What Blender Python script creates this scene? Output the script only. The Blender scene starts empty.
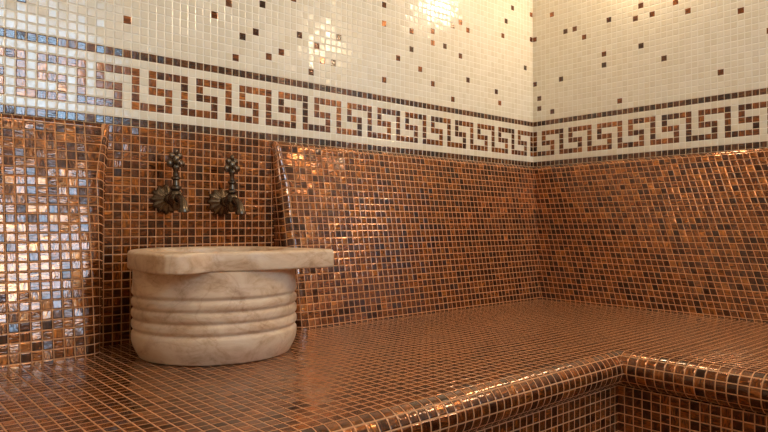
import bpy, bmesh, math, random
from mathutils import Vector, Matrix
B=0.45      # bench height
P=0.0224    # mosaic pitch
W=0.12      # wall plane offset behind backrest foot
H=0.570     # backrest height
sc=bpy.context.scene
sc.view_settings.view_transform='Standard'
sc.view_settings.look='None'
sc.view_settings.exposure=0.0

# ---------------- materials ----------------
def ramp(nt,stops,interp='LINEAR'):
    n=nt.nodes.new('ShaderNodeValToRGB'); r=n.color_ramp; r.interpolation=interp
    while len(r.elements)<len(stops): r.elements.new(0.5)
    for e,(p,c) in zip(r.elements,stops):
        e.position=p; e.color=(c[0],c[1],c[2],1)
    return n
def mosaic(name,stops,grout,gw=0.055,streak=0.6,metal=0.0,rough=0.12,tilt=0.10,seed=0.0,streak_cols=None,spec=0.5,coat=0.0):
    m=bpy.data.materials.new(name); m.use_nodes=True; nt=m.node_tree; L=nt.links
    bs=nt.nodes['Principled BSDF']
    def math_(op,a,b=None,c=None):
        n=nt.nodes.new('ShaderNodeMath'); n.operation=op
        for i,v in enumerate((a,b,c)):
            if v is None: continue
            if isinstance(v,(int,float)): n.inputs[i].default_value=v
            else: L.new(v,n.inputs[i])
        return n.outputs[0]
    def vm(op,a,b=None):
        n=nt.nodes.new('ShaderNodeVectorMath'); n.operation=op
        for i,v in enumerate((a,b)):
            if v is None: continue
            if isinstance(v,tuple): n.inputs[i].default_value=v
            else: L.new(v,n.inputs[i])
        return n
    uv=nt.nodes.new('ShaderNodeUVMap').outputs[0]
    cell=vm('FLOOR',uv).outputs[0]
    fr=vm('FRACTION',uv).outputs[0]
    cs=vm('ADD',cell,(0.37+seed,0.71+seed,0.13)).outputs[0]
    wn=nt.nodes.new('ShaderNodeTexWhiteNoise'); wn.noise_dimensions='3D'; L.new(cs,wn.inputs['Vector'])
    sep=nt.nodes.new('ShaderNodeSeparateXYZ'); L.new(fr,sep.inputs[0])
    ex=math_('MINIMUM',sep.outputs[0],math_('SUBTRACT',1.0,sep.outputs[0]))
    ey=math_('MINIMUM',sep.outputs[1],math_('SUBTRACT',1.0,sep.outputs[1]))
    e=math_('MINIMUM',ex,ey)
    mr=nt.nodes.new('ShaderNodeMapRange'); mr.interpolation_type='SMOOTHSTEP'
    L.new(e,mr.inputs[0]); mr.inputs[1].default_value=gw*0.75; mr.inputs[2].default_value=gw*1.25
    mask=mr.outputs[0]
    cr=ramp(nt,stops); L.new(wn.outputs['Value'],cr.inputs[0])
    col=cr.outputs[0]
    off=vm('SCALE',wn.outputs['Color']); off.inputs[3].default_value=37.0
    p=vm('ADD',uv,off.outputs[0])
    mp=nt.nodes.new('ShaderNodeMapping'); mp.inputs['Scale'].default_value=(1.1,5.0,1)
    rr=nt.nodes.new('ShaderNodeVectorRotate'); rr.rotation_type='Z_AXIS'
    L.new(p.outputs[0],rr.inputs[0]); 
    sepc=nt.nodes.new('ShaderNodeSeparateColor'); L.new(wn.outputs['Color'],sepc.inputs[0])
    L.new(math_('MULTIPLY',math_('ROUND',math_('MULTIPLY',sepc.outputs[1],3.0)),1.5708),rr.inputs['Angle'])
    L.new(rr.outputs[0],mp.inputs[0])
    nz=nt.nodes.new('ShaderNodeTexNoise'); L.new(mp.outputs[0],nz.inputs['Vector']); nz.inputs['Scale'].default_value=1.0
    nz.inputs['Detail'].default_value=2.0; nz.inputs['Distortion'].default_value=0.8
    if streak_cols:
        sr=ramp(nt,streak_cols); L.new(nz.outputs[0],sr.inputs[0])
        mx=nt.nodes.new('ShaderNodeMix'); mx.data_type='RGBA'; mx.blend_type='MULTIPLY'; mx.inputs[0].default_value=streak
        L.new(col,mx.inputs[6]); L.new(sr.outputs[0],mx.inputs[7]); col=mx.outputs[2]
    gx=nt.nodes.new('ShaderNodeMix'); gx.data_type='RGBA'; L.new(mask,gx.inputs[0]); gx.inputs[6].default_value=(*grout,1); L.new(col,gx.inputs[7])
    L.new(gx.outputs[2],bs.inputs['Base Color'])
    L.new(math_('MULTIPLY',mask,metal),bs.inputs['Metallic'])
    bs.inputs['Specular IOR Level'].default_value=spec
    rmix=nt.nodes.new('ShaderNodeMapRange'); L.new(mask,rmix.inputs[0]); rmix.inputs[3].default_value=0.75; rmix.inputs[4].default_value=rough
    L.new(rmix.outputs[0],bs.inputs['Roughness'])
    g=nt.nodes.new('ShaderNodeNewGeometry')
    t1=vm('SUBTRACT',wn.outputs['Color'],(0.5,0.5,0.5)); t2=vm('SCALE',t1.outputs[0]); t2.inputs[3].default_value=tilt
    t3=vm('ADD',g.outputs['Normal'],t2.outputs[0]); t4=vm('NORMALIZE',t3.outputs[0])
    bmp=nt.nodes.new('ShaderNodeBump'); bmp.inputs['Strength'].default_value=0.7; bmp.inputs['Distance'].default_value=0.0012
    mr2=nt.nodes.new('ShaderNodeMapRange'); mr2.interpolation_type='SMOOTHSTEP'; L.new(e,mr2.inputs[0]); mr2.inputs[1].default_value=gw*0.5; mr2.inputs[2].default_value=gw*2.6
    hh=math_('ADD',mr2.outputs[0],math_('MULTIPLY',nz.outputs[0],0.35))
    L.new(hh,bmp.inputs['Height']); L.new(t4.outputs[0],bmp.inputs['Normal']); L.new(bmp.outputs[0],bs.inputs['Normal'])
    if coat:
        L.new(math_('MULTIPLY',mask,coat),bs.inputs['Coat Weight']); bs.inputs['Coat Roughness'].default_value=0.035; bs.inputs['Coat IOR'].default_value=1.55
        L.new(bmp.outputs[0],bs.inputs['Coat Normal'])
    return m
COP=[(0.0,(0.055,0.017,0.006)),(0.2,(0.11,0.033,0.009)),(0.5,(0.20,0.064,0.015)),(0.85,(0.29,0.098,0.022)),(1.0,(0.42,0.155,0.036))]
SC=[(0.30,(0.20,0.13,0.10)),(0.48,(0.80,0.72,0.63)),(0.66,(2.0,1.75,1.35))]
m_cop=mosaic('copper_mosaic',COP,(0.56,0.285,0.135),metal=0.60,rough=0.15,streak=0.9,streak_cols=SC,gw=0.055,tilt=0.07,coat=0.6)
m_copw=mosaic('copper_mosaic_cream_grout',COP,(0.82,0.73,0.57),metal=0.4,rough=0.16,streak=0.8,streak_cols=SC,gw=0.05,seed=3,tilt=0.06,coat=0.5)
DK=[(0.0,(0.035,0.014,0.007)),(0.5,(0.08,0.030,0.012)),(1.0,(0.16,0.06,0.020))]
m_dark=mosaic('dark_mosaic',DK,(0.70,0.57,0.40),metal=0.2,rough=0.16,streak=0.8,streak_cols=SC,gw=0.05,seed=5,tilt=0.06,coat=0.5)
CR=[(0.0,(0.78,0.70,0.53)),(0.5,(0.82,0.745,0.585)),(1.0,(0.86,0.79,0.64))]
m_cream=mosaic('cream_mosaic',CR,(0.90,0.85,0.73),rough=0.12,tilt=0.045,gw=0.055,streak=0.0,seed=9,spec=0.6)

def simple(name,col,rough=0.5,metal=0,em=None,es=0):
    m=bpy.data.materials.new(name); m.use_nodes=True; nt=m.node_tree; b=nt.nodes['Principled BSDF']
    nz=nt.nodes.new('ShaderNodeTexNoise'); nz.inputs['Scale'].default_value=30
    r=ramp(nt,[(0.3,[c*0.7 for c in col]),(0.7,col)]); nt.links.new(nz.outputs[0],r.inputs[0]); nt.links.new(r.outputs[0],b.inputs['Base Color'])
    b.inputs['Roughness'].default_value=rough; b.inputs['Metallic'].default_value=metal
    if em: b.inputs['Emission Color'].default_value=(*em,1); b.inputs['Emission Strength'].default_value=es
    return m
m_bronze=simple('aged_bronze',(0.16,0.12,0.085),0.26,0.9)
m_plaster=simple('cream_plaster',(0.80,0.68,0.50),0.7)
m_lamp=simple('lamp_glass',(1,0.9,0.7),0.3,0,(1.0,0.74,0.45),94)
m_fill=simple('ceiling_fill_glow',(1,0.9,0.7),0.3,0,(1.0,0.77,0.50),17.5)  # warm glow for the added overhead fill light
m_day=simple('daylight_pane',(0.8,0.9,1),0.3,0,(0.42,0.70,1.0),15)
m_frame=simple('white_frame',(0.8,0.78,0.74),0.4)

mm=bpy.data.materials.new('veined_marble'); mm.use_nodes=True; nt=mm.node_tree; b=nt.nodes['Principled BSDF']; L=nt.links
tc=nt.nodes.new('ShaderNodeTexCoord'); mp=nt.nodes.new('ShaderNodeMapping'); mp.inputs['Scale'].default_value=(1,1,1.8); mp.inputs['Rotation'].default_value=(0.3,0.5,0.2)
L.new(tc.outputs['Object'],mp.inputs[0])
n1=nt.nodes.new('ShaderNodeTexNoise'); n1.inputs['Scale'].default_value=14; n1.inputs['Detail'].default_value=10; n1.inputs['Roughness'].default_value=0.72; n1.inputs['Distortion'].default_value=0.6; L.new(mp.outputs[0],n1.inputs[0])
r1=ramp(nt,[(0.30,(0.44,0.25,0.14)),(0.43,(0.63,0.43,0.27)),(0.54,(0.74,0.55,0.38)),(0.75,(0.82,0.67,0.50))]); L.new(n1.outputs[0],r1.inputs[0])
n2=nt.nodes.new('ShaderNodeTexNoise'); n2.inputs['Scale'].default_value=5; n2.inputs['Detail'].default_value=5; n2.inputs['Distortion'].default_value=1.8; L.new(mp.outputs[0],n2.inputs[0])
r2=ramp(nt,[(0.475,(1,1,1)),(0.5,(0.72,0.56,0.45)),(0.525,(1,1,1))]); L.new(n2.outputs[0],r2.inputs[0])
mx=nt.nodes.new('ShaderNodeMix'); mx.data_type='RGBA'; mx.blend_type='MULTIPLY'; mx.inputs[0].default_value=0.4
L.new(r1.outputs[0],mx.inputs[6]); L.new(r2.outputs[0],mx.inputs[7]); L.new(mx.outputs[2],b.inputs['Base Color']); b.inputs['Roughness'].default_value=0.42
bp=nt.nodes.new('ShaderNodeBump'); bp.inputs['Strength'].default_value=0.10; bp.inputs['Distance'].default_value=0.003; L.new(n1.outputs[0],bp.inputs['Height']); L.new(bp.outputs[0],b.inputs['Normal'])

# ---------------- mesh helper ----------------
class MB:
    def __init__(s): s.v=[];s.f=[];s.uv=[];s.mi=[]
    def face(s,pts,uvs,mi=0):
        i=len(s.v); s.v+=pts; s.f.append(tuple(range(i,i+len(pts)))); s.uv+=uvs; s.mi.append(mi)
    def grid(s,G,U,mi=0,flip=False):
        for a in range(len(G)-1):
            for c in range(len(G[0])-1):
                q=[(a,c),(a+1,c),(a+1,c+1),(a,c+1)]
                if flip: q=q[::-1]
                s.face([G[i][j] for i,j in q],[U[i][j] for i,j in q],mi)
    def obj(s,name,mats,smooth=False,merge=True):
        me=bpy.data.meshes.new(name); me.from_pydata(s.v,[],s.f)
        uvl=me.uv_layers.new(name='UVMap')
        for i,l in enumerate(me.loops): uvl.data[i].uv=s.uv[i]
        for m in mats: me.materials.append(m)
        for p,mi in zip(me.polygons,s.mi): p.material_index=mi; p.use_smooth=smooth
        if merge:
            bm=bmesh.new(); bm.from_mesh(me); bmesh.ops.remove_doubles(bm,verts=bm.verts,dist=1e-5); bm.to_mesh(me); bm.free()
        o=bpy.data.objects.new(name,me); sc.collection.objects.link(o); return o

# ---------------- walls ----------------
KEY=["X.XXXX","X.X...","X.XXX.","X...X.","XXXXX."]
def kind(col,row,rnd,taken,sg):
    if row<0: return 0
    if row in (0,8): return 2
    if row in (1,7): return 3
    if 2<=row<=6:
        return 1 if KEY[6-row][(sg*col)%6]=='X' else 3
    if row==9: return 3
    d=0.046 if row<26 else (0.030 if row<42 else 0.015)
    if rnd.random()<d and not any((col+a,row+b_) in taken for a in(-1,0,1) for b_ in (-1,0,1)):
        taken.add((col,row)); return 1 if rnd.random()<0.65 else 2
    return 3
CEIL=2.45
def tiled_wall(name,pos,nrm_flip,length,seed,sg):
    mb=MB(); rnd=random.Random(seed); taken=set()
    z0=B+H; ncol=int(length/P)+1; rt=int((CEIL-z0)/P)+1; rb=-int(z0/P)-1
    for c in range(0,ncol):
        def quad(r0,r1,k):
            za=max(0,z0+r0*P); zb=min(CEIL,z0+r1*P)
            va=(za-z0)/P; vb=(zb-z0)/P
            pts=[pos(c*P,za),pos((c+1)*P,za),pos((c+1)*P,zb),pos(c*P,zb)]
            uvs=[(c,va),(c+1,va),(c+1,vb),(c,vb)]
            if nrm_flip: pts=pts[::-1]; uvs=uvs[::-1]
            mb.face(pts,uvs,k)
        quad(rb,0,0)
        for r in range(0,rt): quad(r,r+1,kind(c,r,rnd,taken,sg))
    return mb.obj(name,[m_cop,m_copw,m_dark,m_cream],merge=False)
tiled_wall('wall_back',lambda s,z:(W-s,W,z),True,3.16,11,-1)
tiled_wall('wall_right',lambda s,z:(W,W-s,z),False,3.1,5,1)
def flat(name,a,b,c,d,mats,uvs=None):
    mb=MB(); n=1/P
    uvs=[(0,0),((Vector(b)-Vector(a)).length*n,0),((Vector(b)-Vector(a)).length*n,(Vector(c)-Vector(b)).length*n),(0,(Vector(c)-Vector(b)).length*n)]
    mb.face([a,b,c,d],uvs); return mb.obj(name,mats)
XL=-3.05; YF=-3.0
flat('wall_left',(XL,YF,0),(XL,W,0),(XL,W,CEIL),(XL,YF,CEIL),[m_cream])
flat('floor',(XL,YF,0),(W,YF,0),(W,W,0),(XL,W,0),[m_cop])
flat('ceiling',(XL,W,CEIL),(W,W,CEIL),(W,YF,CEIL),(XL,YF,CEIL),[m_plaster])
wx0,wx1,wz0,wz1=-1.66,-0.80,B+0.88,B+1.80
mb=MB()
for (x0,x1,z0,z1) in [(XL,wx0,0,CEIL),(wx1,W,0,CEIL),(wx0,wx1,0,wz0),(wx0,wx1,wz1,CEIL)]:
    mb.face([(x1,YF,z0),(x0,YF,z0),(x0,YF,z1),(x1,YF,z1)],[(x1/P,z0/P),(x0/P,z0/P),(x0/P,z1/P),(x1/P,z1/P)])
mb.obj('wall_front',[m_cream])
def boxes(name,lst,mats):
    bm=bmesh.new()
    for (x0,x1,y0,y1,z0,z1,mi) in lst:
        r=bmesh.ops.create_cube(bm,size=1.0)
        for v in r['verts']:
            v.co=Vector(((x0+x1)/2+v.co.x*(x1-x0),(y0+y1)/2+v.co.y*(y1-y0),(z0+z1)/2+v.co.z*(z1-z0)))
        for f in {f for v in r['verts'] for f in v.link_faces}: f.material_index=mi
    me=bpy.data.meshes.new(name); bm.to_mesh(me); bm.free()
    for m in mats: me.materials.append(m)
    o=bpy.data.objects.new(name,me); sc.collection.objects.link(o); return o
fw=0.045; ya,yb=YF-0.06,YF-0.005
xm=(wx0+wx1)/2; zm=wz0+0.62*(wz1-wz0)
boxes('window_1',[(wx0,wx0+fw,ya,yb,wz0,wz1,0),(wx1-fw,wx1,ya,yb,wz0,wz1,0),(wx0+fw,wx1-fw,ya,yb,wz0,wz0+fw,0),(wx0+fw,wx1-fw,ya,yb,wz1-fw,wz1,0),
 (xm-.02,xm+.02,ya,yb,wz0+fw,wz1-fw,0),(wx0+fw,xm-.02,ya,yb,zm-.015,zm+.015,0),(xm+.02,wx1-fw,ya,yb,zm-.015,zm+.015,0),
 (wx0,wx1,ya-.02,ya-.005,wz0,wz1,1)],[m_frame,m_day])

# ---------------- bench ----------------
D=0.740; XE=XL+.003; YE=YF+.003; WB=W-.001
mb=MB()
def tq(x0,x1,y0,y1):
    mb.face([(x0,y0,B),(x1,y0,B),(x1,y1,B),(x0,y1,B)],[(x0/P,y0/P),(x1/P,y0/P),(x1/P,y1/P),(x0/P,y1/P)])
tq(XE,-D,-D,WB); tq(-D,WB,-D,WB); tq(-D,WB,YE,-D)
prof=[(0.0,0.0)]; r=0.043
prof.append((0.010,-0.0006))
for i in range(1,15):
    a=math.radians(90-i*12.5); prof.append((0.016+r*math.cos(a),-r+r*math.sin(a)))
prof.append((0.028,-0.087)); prof.append((0.026,-B))
arc=[0]
for i in range(1,len(prof)): arc.append(arc[-1]+math.dist(prof[i],prof[i-1]))
G1=[];U1=[];G2=[];U2=[]
for (d,z),s in zip(prof,arc):
    c=-D-d
    G1.append([(XE,c,B+z),(c,c,B+z)]); U1.append([(XE/P,(-D-s)/P),(c/P,(-D-s)/P)])
    G2.append([(c,c,B+z),(c,YE,B+z)]); U2.append([((-D-s)/P,c/P),((-D-s)/P,YE/P)])
mb.grid(G1,U1); mb.grid(G2,U2)
bench=mb.obj('tiled_bench',[m_cop],smooth=True)
# ---------------- backrests ----------------
def e_of(t):
    if t<0.955: return 0.100*t/0.955
    q=(t-0.955)/0.045
    return 0.100+0.019*(1-math.sqrt(max(0,1-q*q)))
TS=[i/14*0.955 for i in range(15)]+[0.965,0.975,0.985,0.992,0.997,1.0]
va=[0.0]
for i in range(1,len(TS)): va.append(va[-1]+math.dist((e_of(TS[i]),H*TS[i]),(e_of(TS[i-1]),H*TS[i-1])))
va=[v-va[-1] for v in va]
RR=0.04
def edge_cols(x0,sgn,e):
    Dp=WB-e; rr=min(RR,Dp); pts=[(x0,WB,0)]
    for i in range(9):
        a=math.radians(i*90/8); pts.append((x0+sgn*rr*(1-math.cos(a)), e+rr*(1-math.sin(a)), RR*(1-math.cos(a))))
    return pts
arcb=[0.0]; pb=edge_cols(0,1,0)
for i in range(1,len(pb)): arcb.append(arcb[-1]+math.dist(pb[i][:2],pb[i-1][:2]))
def hl(dx,R=0.03):
    if dx>=R: return H
    return H-R+math.sqrt(max(0,R*R-(R-dx)**2))
def backrest(name,x0,sgn,xend,corner,slant):
    mb=MB(); G=[];U=[];G2=[];U2=[]
    for t,v in zip(TS,va):
        e=e_of(t); row=[];ur=[]; xs=x0+slant*t
        for (x,y,dx),a in zip(edge_cols(xs,sgn,e),arcb):
            row.append((x,y,B+hl(max(dx,0.006))*t)); ur.append(((xs+sgn*(a-arcb[-1]+RR))/P,v/P))
        x=xs+sgn*(RR+0.012); row.append((x,e,B+H*t)); ur.append((x/P,v/P))
        xe=e if corner else xend
        row.append((xe,e,B+H*t)); ur.append((xe/P,v/P))
        G.append(row);U.append(ur)
        if corner:
            G2.append([(e,e,B+H*t),(e,YE,B+H*t)]); U2.append([(e/P+.5,v/P),((e-(YE-e))/P+.5,v/P)])
    mb.grid(G,U,flip=(sgn>0))
    if corner: mb.grid(G2,U2,flip=True)
    o=mb.obj(name,[m_cop],smooth=True); o.modifiers.new('es','EDGE_SPLIT').split_angle=math.radians(40); return o
backrest('tiled_backrest',-1.205,1,0,True,-0.022)
backrest('tiled_backrest.001',-1.750,-1,XE,False,0.045)
bench.modifiers.new('es','EDGE_SPLIT').split_angle=math.radians(40)

# ---------------- basin ----------------
C=(-1.523,-0.12)
out=[(.208,-.207),(.211,-.203),(.213,-.10),(.210,-.088),(.198,-.074),(.203,-.03),(.205,0)]
for a in range(10,180,10): out.append((.205*math.cos(math.radians(a)),.205*math.sin(math.radians(a))))
out+=[(-.205,0),(-.209,-.05),(-.212,-.10),(-.211,-.15),(-.203,-.183),(-.185,-.203),(-.165,-.206),(-.148,-.200),(-.133,-.187),(-.115,-.177),(-.095,-.173),(-.070,-.177),(-.045,-.186),(-.02,-.197),(.0,-.203),(.04,-.207)]
def rad(phi):
    dx,dy=math.cos(phi),math.sin(phi); best=0.2
    for i in range(len(out)):
        (ax,ay),(bx,by)=out[i],out[(i+1)%len(out)]
        ex,ey=bx-ax,by-ay; den=dx*ey-dy*ex
        if abs(den)<1e-9: continue
        t=(ax*ey-ay*ex)/den; u=(ax*dy-ay*dx)/den
        if t>0 and -1e-6<=u<=1+1e-6: best=t
    return best
N=320
RD=[rad(2*math.pi*i/N) for i in range(N)]
RD=[(RD[i-1]+4*RD[i]+RD[(i+1)%N])/6 for i in range(N)]
loops=[]
# one solid drum, turned with four shallow rings
def rbody(z):
    base=.1965 if z>.05 else .178+.0185*math.sin(min(1,z/.05)*math.pi/2)
    for zg,dp,wd in [(.066,.0060,.0050),(.092,.0050,.0048),(.118,.0050,.0048),(.144,.0060,.0052)]:
        base-=dp*math.exp(-((z-zg)/wd)**2)
    if z>.15: base-=.003*min(1,(z-.15)/.03)
    return base
bodyp=[(.168,0.0),(.174,.0006)]+[(rbody(.002+i*.00204),.002+i*.00204) for i in range(101)]
PH=[2*math.pi*i/N for i in range(N)]
for rr,z in bodyp: loops.append([(rr*math.cos(p),rr*math.sin(p),z) for p in PH])
for off,z in [(-.008,.2075),(-.004,.2075),(-.001,.2092),(0,.2125),(0,.243),(-.0015,.2475),(-.0045,.250),(-.009,.251)]:
    loops.append([((RD[i]+off)*math.cos(p),(RD[i]+off)*math.sin(p),z) for i,p in enumerate(PH)])
for rr,z in [(.172,.2508),(.168,.2490),(.165,.244),(.163,.235),(.160,.21),(.150,.15),(.13,.09),(.09,.055),(.04,.045),(.015,.040),(.012,.02)]:
    loops.append([(min(rr,RD[i]-.013)*math.cos(p),min(rr,RD[i]-.013)*math.sin(p),z) for i,p in enumerate(PH)])
vs=[p for l in loops for p in l]; fs=[]
for a in range(len(loops)-1):
    for i in range(N):
        j=(i+1)%N; fs.append((a*N+i,a*N+j,(a+1)*N+j,(a+1)*N+i))
fs.append(tuple(range(N))[::-1]); fs.append(tuple((len(loops)-1)*N+i for i in range(N)))
me=bpy.data.meshes.new('marble_basin'); me.from_pydata(vs,[],fs); me.materials.append(mm)
for p in me.polygons: p.use_smooth=True
ob=bpy.data.objects.new('marble_basin',me); ob.location=(C[0],C[1],B); sc.collection.objects.link(ob)
ob.modifiers.new('es','EDGE_SPLIT').split_angle=math.radians(60)

# ---------------- taps ----------------
def lathe(bm,prof,axis,org,n=32,flute=0,nf=10):
    rings=[]
    for r_,h in prof:
        ring=[]
        for i in range(n):
            a=2*math.pi*i/n; q=r_*(1+flute*math.cos(nf*a))
            if axis=='z': co=(q*math.cos(a),q*math.sin(a),h)
            else: co=(q*math.cos(a),-h,q*math.sin(a))
            ring.append(bm.verts.new(Vector(org)+Vector(co)))
        rings.append(ring)
    for a in range(len(rings)-1):
        for i in range(n):
            bm.faces.new((rings[a][i],rings[a][(i+1)%n],rings[a+1][(i+1)%n],rings[a+1][i]))
    bm.faces.new(rings[0][::-1]); bm.faces.new(rings[-1])
def ball(bm,c,s):
    r=bmesh.ops.create_uvsphere(bm,u_segments=20,v_segments=12,radius=1)
    for v in r['verts']: v.co=Vector((v.co.x*s[0]+c[0],v.co.y*s[1]+c[1],v.co.z*s[2]+c[2]))
def tube(bm,pts,n=16):
    rings=[]
    for k,(p,r_) in enumerate(pts):
        a=Vector(pts[max(0,k-1)][0]); b_=Vector(pts[min(len(pts)-1,k+1)][0]); t=(b_-a).normalized()
        x=Vector((1,0,0)); y=t.cross(x).normalized()
        rings.append([bm.verts.new(Vector(p)+x*r_*math.cos(2*math.pi*i/n)+y*r_*math.sin(2*math.pi*i/n)) for i in range(n)])
    for a in range(len(rings)-1):
        for i in range(n): bm.faces.new((rings[a][i],rings[a][(i+1)%n],rings[a+1][(i+1)%n],rings[a+1][i]))
    bm.faces.new(rings[0][::-1]); bm.faces.new(rings[-1])
def tap(name,x,z):
    bm=bmesh.new(); d=0.07
    lathe(bm,[(.037,0),(.039,.004),(.036,.009),(.028,.013),(.020,.017),(.014,.021)],'y',(0,0,0),n=96,flute=0.08,nf=12)
    lathe(bm,[(.012,.01),(.011,.03),(.015,.034),(.015,.039),(.011,.043),(.012,.055),(.017,.06),(.017,d+.012),(.012,d+.018)],'y',(0,0,0))
    lathe(bm,[(.004,-.030),(.010,-.027),(.014,-.020),(.018,-.008),(.019,.004),(.016,.016),(.010,.022),(.015,.026),(.015,.031),(.009,.035),(.007,.048),(.012,.052),(.012,.056),(.007,.060),(.006,.075),(.009,.079),(.010,.084),(.007,.09)],'z',(0,-d,0),n=32)
    tube(bm,[((0,-d,0),.011),((0,-d-.02,.002),.011),((0,-d-.035,-.002),.0105),((0,-d-.045,-.012),.0105),((0,-d-.049,-.024),.011),((0,-d-.050,-.030),.015),((0,-d-.050,-.036),.015),((0,-d-.050,-.038),.010)])
    for cx,cz,s in [(-.015,.093,.010),(.015,.093,.010),(-.010,.113,.009),(.010,.113,.009)]:
        ball(bm,(cx,-d,cz),(s,.006,s))
    ball(bm,(0,-d,.103),(.010,.008,.014)); ball(bm,(0,-d,.124),(.006,.006,.008))
    ball(bm,(0,-d-.012,.096),(.006,.009,.008)); ball(bm,(0,-d+.012,.096),(.006,.009,.008))
    bmesh.ops.recalc_face_normals(bm,faces=bm.faces)
    me=bpy.data.meshes.new(name); bm.to_mesh(me); bm.free(); me.materials.append(m_bronze)
    for p in me.polygons: p.use_smooth=True
    o=bpy.data.objects.new(name,me); o.location=(x,W,z); sc.collection.objects.link(o)
    o.modifiers.new('es','EDGE_SPLIT').split_angle=math.radians(45)
tap('wall_tap',-1.557,B+.380); tap('wall_tap.001',-1.394,B+.376)

# ---------------- lamps ----------------
def sconce(name,y,z):
    bm=bmesh.new()
    def lx(prof,mi,n=32):
        rings=[]
        for r_,h in prof: rings.append([bm.verts.new((-h,r_*math.cos(2*math.pi*i/n),r_*math.sin(2*math.pi*i/n))) for i in range(n)])
        for a in range(len(rings)-1):
            for i in range(n):
                f=bm.faces.new((rings[a][i],rings[a][(i+1)%n],rings[a+1][(i+1)%n],rings[a+1][i])); f.material_index=mi
        for q in (rings[0][::-1],rings[-1]): bm.faces.new(q).material_index=mi
    lx([(.085,0.001),(.085,.015),(.07,.022)],0)
    lx([(.068*math.cos(math.radians(a)),.022+.075*math.sin(math.radians(a))) for a in range(0,90,9)],1)
    bmesh.ops.recalc_face_normals(bm,faces=bm.faces)
    me=bpy.data.meshes.new(name); bm.to_mesh(me); bm.free(); me.materials.append(m_bronze); me.materials.append(m_lamp)
    for p in me.polygons: p.use_smooth=True
    o=bpy.data.objects.new(name,me); o.location=(W,y,z); sc.collection.objects.link(o)
sconce('wall_sconce',-0.43,B+1.42); sconce('wall_sconce.001',-1.42,B+1.45)
bm=bmesh.new(); lathe(bm,[(.26,0),(.26,-.03),(.24,-.06),(.12,-.075),(.01,-.078)],'z',(0,0,0),n=48)  # added fill light overhead, out of view, evens out the room lighting
me=bpy.data.meshes.new('ceiling_fill_light'); bmesh.ops.recalc_face_normals(bm,faces=bm.faces); bm.to_mesh(me); bm.free(); me.materials.append(m_fill)
o=bpy.data.objects.new('ceiling_fill_light',me); o.location=(-1.6,-1.5,CEIL-.001); sc.collection.objects.link(o)

w=bpy.data.worlds.new('World'); sc.world=w; w.use_nodes=True
w.node_tree.nodes['Background'].inputs[0].default_value=(1,.85,.65,1); w.node_tree.nodes['Background'].inputs[1].default_value=0.4

# ---------------- camera ----------------
cam=bpy.data.cameras.new('camera'); co=bpy.data.objects.new('camera',cam); sc.collection.objects.link(co)
cam.lens=29.53; cam.sensor_width=36; cam.clip_start=0.01
co.location=(-2.234,-1.570,B+.31)
co.rotation_euler=(math.radians(90.82),0,-math.atan2(.656,.755))
sc.camera=co
